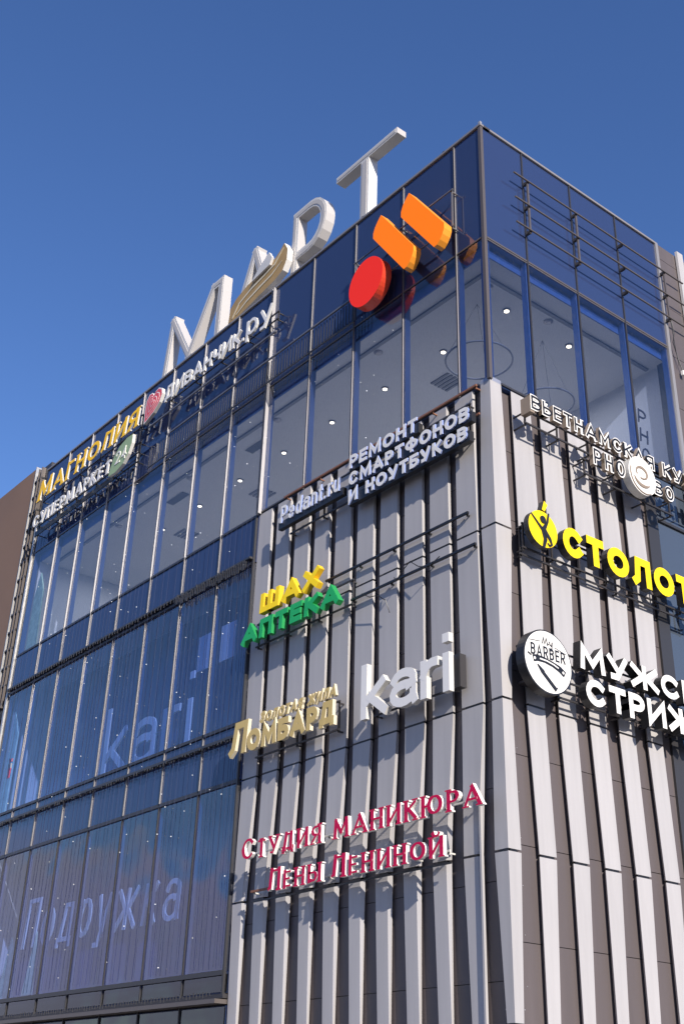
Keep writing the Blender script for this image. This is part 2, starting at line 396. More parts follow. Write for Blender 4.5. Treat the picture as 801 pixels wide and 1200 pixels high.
# metal panels right of the top glazing and the tall white fin beyond them
zz = 20.92
for k in range(6):
    h = .45 if k == 0 else 1.46
    MB().box(6.14, 6.92, -.012, .05, zz-h+.006, zz-.006).build('metal_panel', 'recess', B, rot=RIGHT)
    MB().box(7.20, 9.8, -.012, .05, zz-h+.006, zz-.006).build('metal_panel', 'recess', B, rot=RIGHT); zz -= h
MB().box(6.03, 6.13, -.06, .1, 14.2, 20.88).build('edge_trim', 'mull', B, rot=RIGHT)
fm = fin_segment(14.2, 21.02, (6.90, 6.90, 7.16, 7.2), (6.86, 6.87, 7.10, 7.14), RIGHT); o = link('fin_panel', fm, B, rot=RIGHT); o.location = (.1, 0, 0)
MB().box(6.14, 9.8, .052, .4, 14.12, 20.90).build('backing_wall', 'dark', B, rot=RIGHT)

# ---- inside: slabs, ceilings, walls
for z0, z1, nm in ((17.45, 17.55, 'ceiling'), (13.3, 13.9, 'floor_slab'), (8.86, 9.06, 'floor_slab'), (3.72, 4.0, 'floor_slab')):
    o = MB(); x1 = -.2
    o.box(-20.8, x1, .2, 9, z0, z1); o.build(nm, 'ceil' if nm == 'ceiling' else 'floor', B)
MB().box(-20.8, -.2, 9, 9.2, .2, 20.4).build('interior_wall', 'inwall', B)
MB().box(-21.0, -20.85, .2, 9, .2, 20.7).build('interior_wall', 'inwall', B)
MB().box(-.2, 0.0, 6.2, 6.3, 13.9, 17.45).build('interior_wall', 'inwall', B)
MB().box(-20.8, -.2, 6.2, 6.32, 13.9, 17.45).build('interior_wall', 'inwall', B)
MB().box(-20.8, -7.8, 1.35, 1.4, 9.06, 13.3).build('dark_room_sheet', 'inblue', B)  # navy sheets added to stand for the dark inside of the lower floors
MB().box(-20.8, -7.8, 1.35, 1.4, 4.0, 8.86).build('dark_room_sheet', 'inblue', B)
MB().box(-20.8, -7.8, 1.6, 1.7, .2, 3.72).build('interior_wall', 'dark', B)
# bulkhead above the glass line and a shallow beam under the ceiling
MB().box(-20.8, -.2, .17, .199, 17.44, 17.70).build('bulkhead', 'inner', B)
MB().box(-.199, -.17, .2, 6.1, 17.44, 17.70).build('bulkhead', 'inner', B)
MB().box(-20.7, -.72, .55, .64, 17.405, 17.449).build('ceiling_drop', 'lampring', B)
MB().box(-.71, -.62, .55, 6.1, 17.405, 17.449).build('ceiling_drop', 'lampring', B)
for k, (x, y, sx_, sy_) in enumerate(((-4.2, 2.9, .6, .6), (-12.0, 2.9, .6, .6), (-15.8, 2.7, .6, .6), (-9.8, 1.2, .9, .25), (-13.9, 1.2, .9, .25))):
    v_ = MB()
    for q in range(5): v_.box(-sx_/2, sx_/2, -sy_/2+q*sy_/5, -sy_/2+q*sy_/5+sy_/9, -.03, 0)
    v_.build('ceiling_vent', 'lampring', B, loc=(x, y, 17.448))
dl = None
def downlight(x, y):
    global dl
    n = 14
    if dl is None:
        a = MB(); a.loft([[(.09*cos(2*pi*k/n), .09*sin(2*pi*k/n), z) for k in range(n)] for z in (-.03, 0)])
        b = MB(); b.loft([[(.06*cos(2*pi*k/n), .06*sin(2*pi*k/n), z) for k in range(n)] for z in (-.04, -.031)])
        o = a.build('downlight', 'lampring', B); l = b.build('lens', 'lamp', o); dl = (o.data, l.data); o.location = (x, y, 17.449)
    else:
        o = link('downlight', dl[0], B, (x, y, 17.449)); link('lens', dl[1], o)
for k in range(8): downlight(-3.31-2.11*k, 1.92)
downlight(-1.22, 1.89); downlight(-1.22, 3.95)
for k in range(8): downlight(-3.31-2.11*k, 5.4)
# broad fill light added to brighten the top floor, besides the lit downlights
for nm, loc, sx_, sy_, pw in (('room_fill', (-10.5, 3.2, 17.3), 19, 4.5, 400), ):
    al = bpy.data.lights.new(nm, 'AREA'); al.shape = 'RECTANGLE'; al.size = sx_; al.size_y = sy_; al.energy = pw; al.color = (1, .95, .88)
    ao = bpy.data.objects.new(nm, al); COL.objects.link(ao); ao.location = loc
# smoke detector heads and speakers in the ceiling
for x, y in ((-4.35, .8), (-8.4, .8), (-12.6, .8), (-16.7, .8), (-.9, 1.0), (-.9, 2.9)):
    a = MB(); a.loft([[(rr*cos(2*pi*k/12), rr*sin(2*pi*k/12), z) for k in range(12)] for z, rr in ((-.05, .07), (-.02, .11), (0, .11))]).build('ceiling_speaker', 'mull', B, loc=(x, y, 17.448))

# ---- led media mesh hung over the left glazing: fine wires with white nodes
nodes_ = MB(); wires = MB()
for i in range(len(LX)-1):
    a, b = LX[i], LX[i+1]
    z0 = 4.2 if b < -7.6 else G1+.1
    n = max(3, int((b-a)/.2))
    for k in range(1, n):
        u = a+(b-a)*k/n+random.uniform(-.035, .035)
        if b < -1.0 and random.random() < .85:
            wires.box(u-.0035, u+.0035, -.105, -.1, T1, 18.25)
            if z0 < 10: wires.box(u-.0035, u+.0035, -.105, -.1, z0, G1)
            z = z0+random.random()*.3
            while z < 18.2:
                if random.random() < .065:
                    s = random.choice((.005, .006, .009)); nodes_.box(u-s, u+s, -.125, -.105, z-s, z+s)
                z += .3
tag(wires.build('led_wires', 'wire', B), kind='stuff'); tag(nodes_.build('led_nodes', 'led', B), kind='stuff')
# the denser hanger strip below the long rail, and over the storey bands
tk = MB()
def ticks(u0, u1, z0, z1, y, st=.11, wd=.018, jit=.0):
    u = u0
    while u < u1:
        tk.box(u-wd/2, u+wd/2, y, y+.015, z0+random.random()*jit, z1-random.random()*jit); u += st*(1+random.uniform(-.15, .15))
ticks(-13.2, -3.9, 17.62, 18.24, -.26)
ticks(-11.0, -7.85, 12.72, 13.06, -.17, .075, .03, .12)
ticks(-20.9, -11.0, 12.90, 13.04, -.15, .16, .02, .05)
ticks(-20.9, -7.85, 8.72, 8.82, -.14, .12, .03, .06)
ticks(-20.9, -7.85, 3.62, 3.74, -.27, .12, .02, .04)
tag(tk.build('mesh_hangers', 'mulldark', B), kind='stuff')
MB().box(-13.2, -3.95, -.29, -.26, 17.60, 17.63).build('mesh_rail', 'mulldark', B)
MB().box(-12.05, -3.95, -.31, -.27, 18.27, 18.31).build('mesh_rail', 'rail', B)
MB().box(-13.4, -7.1, -.31, -.27, 19.03, 19.075).build('mesh_rail', 'rail', B)

# ---- things seen inside
def disc_poly(cx, cz, rx, rz, n=32, a0=0, a1=2*pi):
    return [(cx+rx*cos(a0+(a1-a0)*k/n), cz+rz*sin(a0+(a1-a0)*k/n)) for k in range(n if a1-a0 > 6.28 else n+1)]
def torus(mb, R1, r, n=36, m=8):
    i = len(mb.v)
    for a in range(n):
        for b in range(m):
            t = 2*pi*a/n; s = 2*pi*b/m
            mb.v.append(((R1+r*cos(s))*cos(t), (R1+r*cos(s))*sin(t), r*sin(s)))
    for a in range(n):
        for b in range(m):
            mb.f.append((i+a*m+b, i+((a+1)%n)*m+b, i+((a+1)%n)*m+(b+1)%m, i+a*m+(b+1)%m)); mb.m.append(0)
for (x, y, z, R1, lb) in ((-1.5, 1.25, 15.95, .72, 'dark ring pendant lamp hanging behind the glass of the building corner'),
                          (-1.5, 3.35, 15.75, .62, 'dark ring pendant lamp hanging behind the second pane of the sunny side')):
    e = empty('ring_pendant', (x, y, z), label=lb, cat='lamp', group='ring pendant lamps in the top floor')
    t_ = MB(); torus(t_, R1, .022); t_.build('ring', 'lampring', e)
    for k in range(3):
        MB().tube([(R1*cos(k*2.09), R1*sin(k*2.09), 0), (0, 0, 17.45-z)], .004, 4).build('cable', 'dark', e)
for (x0, x1, z0, z1, lb) in ((-22.2, -21.35, 14.3, 17.05, 'tall'), ):
    pass
for pl, lb in (([(-20.85, 14.2), (-20.12, 14.2), (-20.25, 16.3), (-20.62, 17.0), (-20.85, 16.2)], 'pale green dotted panel standing behind the leftmost top floor pane'),
               ([(-20.85, 9.2), (-20.4, 9.2), (-20.35, 11.6), (-20.8, 12.4)], 'pale green dotted panel standing behind the leftmost middle floor pane')):
    tag(MB().prism(pl, .20, .24, 0, 0).build('display_panel', 'greenpanel'), label=lb, cat='panel', group='pale green display panels')
for x0, x1, lb in ((-18.9, -18.0, 'leftmost pale green display banner behind the lowest glazing'), (-17.4, -16.8, 'second pale green display banner behind the lowest glazing')):
    q = MB(); q.prism([(x0, 4.2), (x1, 4.2), (x1-.1, 5.3), (x0+.4, 5.7)], .19, .22, 0, 0)
    tag(q.build('display_panel', 'greenpanel'), label=lb, cat='panel', group='pale green display banners low')
for x0, lb in ((-10.45, 'left pale poster hung behind the blue glazing'), (-9.45, 'right pale poster hung behind the blue glazing')):
    q = MB().box(x0, x0+.62, .3, .32, 11.0, 11.9); tag(q.build('window_poster', 'frost'), label=lb, cat='poster', group='posters behind the middle floor glazing')

# ------------------------------------------------------------------ neighbouring brown block
NB = empty('brown_block', (-22, 0, 0), label='plain brown clad block adjoining the glass building at its left end', cat='building')
MB().box(-30, 0, -.02, 12, 12.5, 21.37).build('cladding_wall', 'brown', NB)
MB().box(-30, .0, .6, 12, .1, 12.5).build('lower_wall', 'recess', NB)
MB().box(.01, .05, -.05, .3, 12.6, 21.42).build('edge_trim', 'steel', NB)
MB().box(.07, .95, .10, .3, 12.3, 21.30).build('recess_wall', 'dark', NB)
for x in (.32, .55):
    MB().box(x, x+.03, -.06, .09, 12.6, 21.2).build('slotted_channel', 'mullbrown', NB)
zc = 12.7
while zc < 21:
    MB().box(.065, .6, -.04, .09, zc, zc+.06).build('channel_bracket', 'dark', NB); zc += .62
MB().box(.86, .97, -.06, .09, 4.0, 19.0).build('cable_post', 'steel', NB)
MB().box(.97, 1.09, .0, .09, 4.0, 21.0).build('cable_post', 'dark', NB)
rb = empty('blade_sign', (-21.0, -.12, 10.4), label='small red and white blade sign at the left edge of the glazing', cat='sign')
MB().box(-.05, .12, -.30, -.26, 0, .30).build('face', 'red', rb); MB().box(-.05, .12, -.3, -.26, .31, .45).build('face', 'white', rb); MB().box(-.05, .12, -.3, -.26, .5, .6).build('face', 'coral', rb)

# ------------------------------------------------------------------ stroke lettering
def arc(cx, cy, rx, ry, a0, a1, n=8):
    return [(cx+rx*cos(radians(a0+(a1-a0)*k/n)), cy+ry*sin(radians(a0+(a1-a0)*k/n))) for k in range(n+1)]
O_ = arc(.5, .5, .5, .5, 90, 450, 20)[:-1]
C_ = arc(.5, .5, .5, .5, 42, 318, 16)
BOWL = lambda y0, y1, x=.5: [(0, y1)]+arc(x, (y0+y1)/2, 1-x, (y1-y0)/2, 90, -90, 8)+[(0, y0)]
# glyph: width ratio, strokes (list of points; 'c' first marks a closed loop)
G = {
 'А': (.86, [[(0, 0), (.5, 1), (1, 0)], [(.22, .27), (.78, .27)]]),
 'Б': (.68, [[(.92, 1), (0, 1), (0, 0)], BOWL(0, .56)]),
 'В': (.68, [[(0, 0), (0, 1)], BOWL(.53, 1, .45)[:-1]+[(0, .53)], BOWL(0, .53)]),
 'Г': (.58, [[(0, 0), (0, 1), (1, 1)]]),
 'Д': (.86, [[(.02, -.14), (.02, .02), (.98, .02), (.98, -.14)], [(.14, .02), (.3, 1), (.84, 1), (.84, .02)]]),
 'Е': (.60, [[(1, 0), (0, 0), (0, 1), (1, 1)], [(0, .52), (.88, .52)]]),
 'Ж': (1.1, [[(.5, 0), (.5, 1)], [(.02, 1), (.42, .5), (0, 0)], [(.98, 1), (.58, .5), (1, 0)], [(.4, .5), (.6, .5)]]),
 'З': (.62, [arc(.48, .76, .5, .24, 150, -90, 8), arc(.48, .27, .52, .27, 90, -150, 8)]),
 'И': (.76, [[(0, 1), (0, 0), (1, 1), (1, 0)]]),
 'Й': (.76, [[(0, 1), (0, 0), (1, 1), (1, 0)], arc(.5, 1.32, .26, .14, 180, 360, 6)]),
 'К': (.70, [[(0, 0), (0, 1)], [(.95, 1), (.12, .48)], [(.3, .58), (1, 0)]]),
 'Л': (.78, [[(0, .0), (.16, .12), (.26, 1), (1, 1), (1, 0)]]),
 'М': (.92, [[(0, 0), (.06, 1), (.5, .22), (.94, 1), (1, 0)]]),
 'Н': (.72, [[(0, 0), (0, 1)], [(1, 0), (1, 1)], [(0, .52), (1, .52)]]),
 'О': (.86, [['c']+O_]), 'о': (.64, [['c']+[(x, y*.72) for x, y in O_]]),

 'П': (.70, [[(0, 0), (0, 1), (1, 1), (1, 0)]]),
 'Р': (.64, [[(0, 0), (0, 1)], BOWL(.42, 1)]),
 'С': (.78, [C_]),
 'Т': (.66, [[(0, 1), (1, 1)], [(.5, 0), (.5, 1)]]),
 'У': (.76, [[(0, 1), (.52, .32)], [(1, 1), (.42, .0), (.14, .0)]]),
 'Ф': (.92, [[(.5, -.06), (.5, 1.06)], ['c']+arc(.5, .52, .5, .34, 90, 450, 18)[:-1]]),
 'Х': (.76, [[(0, 0), (1, 1)], [(0, 1), (1, 0)]]),
 'Ы': (.92, [[(0, 1), (0, 0)]+[(.4, 0)]+arc(.42, .28, .24, .28, -90, 90, 6)+[(0, .56)], [(1, 0), (1, 1)]]),
 'Ь': (.66, [[(0, 1), (0, 0)], BOWL(0, .56)]),
 'Ш': (1.0, [[(0, 1), (0, 0), (1, 0), (1, 1)], [(.5, 0), (.5, 1)]]),
 'Ч': (.68, [[(0, 1), (0, .62)]+arc(.4, .62, .4, .2, 180, 270, 4)+[(1, .42)], [(1, 0), (1, 1)]]),
 'Ю': (1.1, [[(0, 0), (0, 1)], [(0, .5), (.34, .5)], ['c']+[(.34+.66*x, y) for x, y in O_]]),
 'Я': (.66, [[(1, 0), (1, 1)], [(1, 1)]+arc(.5, .72, .5, .28, 90, 270, 8)+[(1, .44)], [(.55, .44), (0, 0)]]),
 '2': (.6, [arc(.5, .72, .48, .28, 165, -25, 8)+[(0, 0), (1, 0)]]),
 '4': (.62, [[(.72, 0), (.72, 1), (0, .3), (1, .3)]]),
 '.': (.18, [[(.5, 0), (.5, .001)]]),
 ' ': (.42, []),
 'P': (.64, [[(0, 0), (0, 1)], BOWL(.42, 1)]),
 'H': (.66, [[(0, 0), (0, 1)], [(1, 0), (1, 1)], [(0, .52), (1, .52)]]),
 'B': (.64, [[(0, 0), (0, 1)], BOWL(.53, 1, .45)[:-1]+[(0, .53)], BOWL(0, .53)]),
 'O': (.7, [['c']+O_]),
 'A': (.74, [[(0, 0), (.5, 1), (1, 0)], [(.22, .3), (.78, .3)]]),
 'R': (.64, [[(0, 0), (0, 1)], BOWL(.45, 1), [(.5, .45), (1, 0)]]),
 'E': (.56, [[(1, 0), (0, 0), (0, 1), (1, 1)], [(0, .52), (.88, .52)]]),
 # lower case shapes, x height .72 of the ascender
 'k': (.66, [[(0, 0), (0, 1.0)], [(.9, .70), (.12, .30)], [(.3, .40), (1, 0)]]),
 'a': (.66, [[(.06, .56)]+arc(.5, .52, .44, .18, 160, 10, 7)+[(.94, .5), (.94, .12), (1, 0)], arc(.5, .20, .5, .21, 60, 330, 12)+[(.94, .22)], [(.72, .37), (.94, .43)]]),
 'r': (.42, [[(0, 0), (0, .70)], [(0, .45)]+arc(.8, .40, .75, .30, 150, 80, 4)]),
 'i': (.19, [[(.5, 0), (.5, .70)], [(.5, 1.0), (.5, 1.001)]]),
 'e': (.60, [[(.04, .36), (.97, .36)]+arc(.5, .36, .48, .36, 10, 320, 12)]),
 'd': (.60, [[(1, 0), (1, 1)], ['c']+arc(.5, .35, .5, .35, 90, 450, 14)[:-1]]),
 'n': (.56, [[(0, 0), (0, .70)], [(0, .4)]+arc(.5, .4, .5, .3, 170, 0, 6)+[(1, 0)]]),
 't': (.36, [[(.4, .95), (.4, .1), (.6, 0), (.95, 0)], [(0, .68), (.95, .68)]]),
 'u': (.56, [[(0, .7), (0, .3)]+arc(.5, .3, .5, .3, 180, 360, 6)+[(1, .7)], [(1, .7), (1, 0)]]),
 'у': (.62, [[(0, .72), (.5, .08)], [(1, .72), (.35, -.25), (.05, -.25)]]),
 'р': (.60, [[(0, -.28), (0, .72)], ['c']+arc(.5, .36, .5, .36, 90, 450, 14)[:-1]]),
 'д': (.72, [[(0, -.12), (0, 0), (1, 0), (1, -.12)], [(.15, 0), (.35, .72), (.85, .72), (.85, 0)]]),
 'ж': (.95, [[(.5, 0), (.5, .72)], [(.02, .72), (.42, .36), (0, 0)], [(.98, .72), (.58, .36), (1, 0)]]),
 'к': (.56, [[(0, 0), (0, .72)], [(.9, .72), (.08, .34)], [(.3, .44), (1, 0)]]),
}
G['а'] = G['a']
def strip(mb, pts, hw, y0, y1, closed, mf, ms, xf):
    """extruded ribbon along pts with half widths hw"""
    n = len(pts); Lp = []; Rp = []
    for k in range(n):
        if closed: a, b, c = pts[k-1], pts[k], pts[(k+1) % n]
        else: a, b, c = pts[max(k-1, 0)], pts[k], pts[min(k+1, n-1)]
        d1 = Vector((b[0]-a[0], b[1]-a[1])); d2 = Vector((c[0]-b[0], c[1]-b[1]))
        if d1.length < 1e-9: d1 = d2
        if d2.length < 1e-9: d2 = d1
        d1.normalize(); d2.normalize(); n1 = Vector((-d1.y, d1.x)); n2 = Vector((-d2.y, d2.x))
        nn = n1+n2
        if nn.length < 1e-6: nn = n1
        nn.normalize(); q = min(1/max(nn.dot(n1), .2), 2.2)
        off = nn*hw[k]*q; px, py = b
        Lp.append((px+off.x, py+off.y)); Rp.append((px-off.x, py-off.y))
    segs = n if closed else n-1
    i = len(mb.v)
    for y in (y0, y1):
        for P in (Lp, Rp): mb.v += [(*(lambda t: (t[0], y, t[1]))(xf(p)),) for p in P]
    def id(y, s, k): return i+y*2*n+s*n+(k % n)
    for k in range(segs):
        mb.f.append((id(0,1,k), id(0,1,k+1), id(0,0,k+1), id(0,0,k))); mb.m.append(mf)
        mb.f.append((id(1,0,k), id(1,0,k+1), id(1,1,k+1), id(1,1,k))); mb.m.append(ms)
        mb.f.append((id(0,0,k), id(0,0,k+1), id(1,0,k+1), id(1,0,k))); mb.m.append(ms)
        mb.f.append((id(0,1,k+1), id(0,1,k), id(1,1,k), id(1,1,k+1))); mb.m.append(ms)
    if not closed:
        mb.f.append((id(0,1,0), id(0,0,0), id(1,0,0), id(1,1,0))); mb.m.append(ms)
        mb.f.append((id(0,0,n-1), id(0,1,n-1), id(1,1,n-1), id(1,0,n-1))); mb.m.append(ms)
def glyph(mb, ch, x0, z0, W, H, wt, yf, yb, serif=False, shear=0.0, mf=0, ms=1, thin=.4, ysc=1.0):
    st = G[ch][1]; k_ = 0
    xf = lambda p: (x0+p[0]+shear*p[1], z0+p[1])
    sx = max(W-wt, .001); sz = H-wt
    for s in st:
        closed = s[0] == 'c'
        pts = [(wt/2+x*sx, wt/2+(y*ysc if y < .73 else y)*sz) for x, y in (s[1:] if closed else s)]
        def width(d):
            if not serif: return wt/2
            l = d.length or 1; dx, dy = d.x/l, d.y/l
            f = abs(dy)**1.3
            if dx*dy > .12 and abs(dx) > .2 and not closed: f *= .45      # rising diagonals are thin
            return wt/2*(thin+(1-thin)*f)
        curved = closed or len(pts) > 6
        if serif and not curved and len(pts) > 2:
            parts = [[pts[q], pts[q+1]] for q in range(len(pts)-1)]
        else: parts = [pts]
        for pp in parts:
            hw = []
            n = len(pp)
            for q in range(n):
                a = pp[q-1] if (closed or q) else pp[q]; b = pp[(q+1) % n] if (closed or q < n-1) else pp[q]
                hw.append(width(Vector((b[0]-a[0], b[1]-a[1]))))
            if not closed:      # square caps
                a, b = Vector(pp[0]), Vector(pp[1]); d = (a-b).normalized() if (a-b).length > 1e-6 else Vector((0, 1)); pp = list(pp); pp[0] = tuple(a+d*(wt/2 if not serif else hw[0]))
                a, b = Vector(pp[-1]), Vector(pp[-2]); d = (a-b).normalized() if (a-b).length > 1e-6 else Vector((0, -1)); pp[-1] = tuple(a+d*(wt/2 if not serif else hw[-1]))
            strip(mb, pp, hw, yf-.0012*k_, yb, closed, mf, ms, xf); k_ += 1
        if serif and not closed:
            for e, nb in ((pts[0], pts[1]), (pts[-1], pts[-2])):
                if abs(e[1]-nb[1]) > .3*H and (abs(e[1]-wt/2) < .02*H+.001 or abs(e[1]-H+wt/2) < .02*H+.001):
                    zz = wt*.12 if e[1] < H/2 else H-wt*.12
                    strip(mb, [(e[0]-wt*.85, zz), (e[0]+wt*.85, zz)], [wt*.13]*2, yf-.0012*k_, yb, False, mf, ms, xf); k_ += 1
def letters(parent, text, x0, x1, z0, H, wt, yf, depth, mats, serif=False, shear=0.0, first=1.0, track=.16, name='letter', thin=.4, ysc=1.0):
    """spread the text over x0..x1; every letter is a part of the sign"""
    adv = []
    for k, ch in enumerate(text):
        h = H*(first if k == 0 else 1)
        adv.append(G[ch][0]*h)
    nat = sum(adv)+track*H*(len(text)-1)
    kx = (x1-x0)/nat; x = x0
    for k, ch in enumerate(text):
        h = H*(first if k == 0 else 1); W = adv[k]*kx
        if G[ch][1]:
            mb = MB(); glyph(mb, ch, 0, 0, W, h, wt*(1 if k or first == 1 else 1.15), yf, yf+depth, serif, shear, thin=thin, ysc=ysc)
            o = mb.build(name, mats, parent, loc=(x, 0, z0))
        x += W+track*H*kx
def rails(parent, x0, x1, zs, y, m='rail', r=.016, brackets=True, step=1.1, back=0.0):
    for z in zs:
        MB().box(x0, x1, y-r, y+r, z-r, z+r).build('rail', m, parent)
    if brackets:
        n = max(2, int((x1-x0)/step)+1)
        for k in range(n):
            x = x0+.06+(x1-x0-.12)*k/(n-1)
            mb = MB()
            for z in zs: mb.box(x-.015, x+.015, y+r+.001, back, z-.04, z-.015)
            mb.box(x-.018, x+.018, y+r+.001, y+r+.03, min(zs)-.05, max(zs)+.03)
            mb.build('bracket', m, parent)
def sign(name, x, z, rot, label, e_=0.0):
    loc = (x, 0, z) if rot == LEFT else (0, x, z)
    return empty(name, loc, rot, label=label, cat='sign')

# ---- left face
s = sign('letter_sign', -20.5, 19.2, LEFT, 'amber serif lettering at the far left end of the glass, above white lettering')
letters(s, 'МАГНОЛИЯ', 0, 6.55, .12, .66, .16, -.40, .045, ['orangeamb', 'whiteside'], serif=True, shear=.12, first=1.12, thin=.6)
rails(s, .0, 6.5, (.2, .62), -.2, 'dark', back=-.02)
s = sign('letter_sign', -20.5, 18.2, LEFT, 'white supermarket lettering with a green 24 leaf at its right end, under the amber lettering')
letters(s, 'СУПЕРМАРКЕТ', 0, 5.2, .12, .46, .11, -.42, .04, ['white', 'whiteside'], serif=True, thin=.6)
lf = MB(); lp = [(5.25, -.08), (5.32, .2), (5.45, .5), (5.75, .75), (6.15, .86), (6.5, .84), (6.5, .55), (6.35, .25), (6.1, .02), (5.7, -.1)]
lf.prism(lp, -.46, -.36, 0, 1); lf.build('leaf', ['olive', 'whiteside'], s)
letters(s, '24', 5.6, 6.25, .16, .42, .05, -.475, .02, ['white', 'white'], name='numeral')
rails(s, 0, 6.6, (-.02, .3, .62), -.22, 'black', back=-.02)
MB().box(-.05, 5.2, -.27, -.24, -.10, .08).build('backing', 'black', s)  # black strip standing for dark rails and shadow behind the letters

s = sign('letter_sign', -13.65, 19.2, LEFT, 'red heart emblem followed by white lettering near the roof edge, left of the double mullion')
hp = [(.05, .02), (.02, .5), (.06, .82), (.2, .98), (.36, .96), (.46, .82), (.56, .93), (.74, .97), (.92, .86), (.98, .66), (.86, .42), (.55, .2)]
MB().prism(hp, -.36, -.26, 0, 1).build('heart', ['white', 'whiteside'], s)
cxh, czh = .47, .55
for k, (sc, mm) in enumerate(((.92, 'coral'), (.72, 'white'), (.66, 'coral'), (.46, 'white'), (.40, 'coral'), (.22, 'white'), (.16, 'coral'))):
    MB().prism([(cxh+(a-cxh)*sc, czh+(b-czh)*sc) for a, b in hp], -.362-.004*k, -.358-.004*k+.001, 0, 0).build('heart_line', mm, s)
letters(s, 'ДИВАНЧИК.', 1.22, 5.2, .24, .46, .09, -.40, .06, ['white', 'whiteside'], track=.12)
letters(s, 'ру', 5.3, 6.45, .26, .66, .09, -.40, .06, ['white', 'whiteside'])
rails(s, 1.2, 6.5, (.34, .56), -.2, 'dark', back=-.02)

s = sign('wall_emblem', -3.9, 17.6, LEFT, 'large red disc and two slanted orange bars beside the roof corner')
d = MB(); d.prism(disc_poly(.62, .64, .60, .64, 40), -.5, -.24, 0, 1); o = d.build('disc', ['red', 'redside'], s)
def slant(x, zoff):
    P = [(1.13, 2.27)]
    # convex left end, straight lower edge, convex right end
    P = [(1.13, 2.27), (1.02, 2.16), (.92, 2.03), (.86, 1.88), (.86, 1.74), (.94, 1.62), (1.93, .20), (2.03, .21), (2.12, .29), (2.2, .40), (2.25, .53), (2.25, .66)]
    return [(a+x, b+zoff) for a, b in P]
for dx in (0, .97):
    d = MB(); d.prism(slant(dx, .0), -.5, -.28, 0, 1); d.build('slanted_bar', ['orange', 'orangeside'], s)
rails(s, -.2, 3.2, (.78, 1.80), -.2, 'rail', r=.014, step=1.7, back=-.02)

s = sign('rooftop_sign', -14.7, ROOF-.2, LEFT, 'giant white rooftop letters with a bronze leaf across the second letter')
s.location.y = .6
H = 3.25
G['М_'] = (1, [[(0, 0), (.09, 1)], [(.09, 1), (.46, .36)], [(.46, .36), (.81, 1)], [(.81, 1), (.95, 1), (.95, 0)]])
G['А_'] = (1, [[(0, 0), (.5, 1)], [(.5, 1), (1, 0)]])
G['Р_'] = (1, [[(0, 0), (0, 1)], [(0, 1), (.4, 1)]+arc(.5, .75, .5, .25, 90, -90, 10)+[(.15, .5)]])
for ch, x0, x1, wt in (('М_', -.1, 3.4, .27), ('А_', 3.6, 6.15, .27), ('Р_', 6.75, 8.3, .26)):
    mb = MB(); glyph(mb, ch, 0, 0, x1-x0, H, wt, 0, .30); mb.build('letter', ['roofw', 'roofs'], s, loc=(x0, 0, 0))
    mb = MB(); glyph(mb, ch, .045, .02, x1-x0-.09, H-.09, .13, -.012, .0); mb.build('face_inset', ['roofs', 'roofs'], s, loc=(x0, 0, 0))
mb = MB(); mb.box(0, 2.5, 0, .30, H-.19, H, 1); mb.m[2] = 0; mb.box(1.05, 1.37, .002, .298, 0, H-.19); mb.build('letter', ['roofw', 'roofs'], s, loc=(8.7, 0, 0))
MB().box(1.11, 1.31, -.012, 0, 0, H-.25).box(.06, 2.44, -.012, 0, H-.14, H-.05).build('face_inset', 'roofs', s, loc=(8.7, 0, 0))
lfp = [(-10.63, 21.40), (-10.56, 22.03), (-10.28, 22.24), (-9.74, 22.41), (-9.15, 22.43), (-8.78, 22.48), (-8.42, 22.56), (-8.19, 22.69), (-8.0, 22.86), (-7.82, 22.54), (-7.83, 22.19), (-8.0, 21.91), (-8.34, 21.78), (-8.74, 21.72), (-9.23, 21.65), (-9.85, 21.55), (-10.4, 21.40)]
oz = -ROOF+.2
MB().prism([(a+14.7, b+oz) for a, b in lfp], -.22, -.03, 0, 1).build('leaf', ['leafg', 'roofw'], s)
MB().prism([(a+14.7, b+oz) for a, b in [(-9.42, 22.3), (-9.08, 22.60), (-8.84, 22.74), (-8.62, 22.87), (-8.45, 22.59), (-8.55, 22.4)]], -.30, -.225, 0, 1).build('leaf', ['roofw', 'roofw'], s)
mb = MB(); strip(mb, [(a+14.7, b+oz) for a, b in [(-10.4, 21.6), (-10.1, 21.95), (-9.5, 22.15), (-8.9, 22.25), (-8.4, 22.35), (-8.0, 22.7)]], [.02, .03, .035, .035, .03, .01], -.235, -.225, False, 0, 0, lambda p: p)
strip(mb, [(a+14.7, b+oz) for a, b in [(-10.2, 21.62), (-9.7, 21.82), (-9.1, 21.95), (-8.5, 22.05), (-8.05, 22.25)]], [.02, .03, .035, .03, .01], -.236, -.225, False, 0, 0, lambda p: p)
mb.build('leaf_vein', 'goldside', s)
for k in range(9):
    MB().box(.6+k*1.3, .66+k*1.3, .1, .16, 0.05, .5).build('strut', 'steel', s)
MB().box(.2, 11.2, .36, .42, .12, .2).build('rail', 'steel', s)

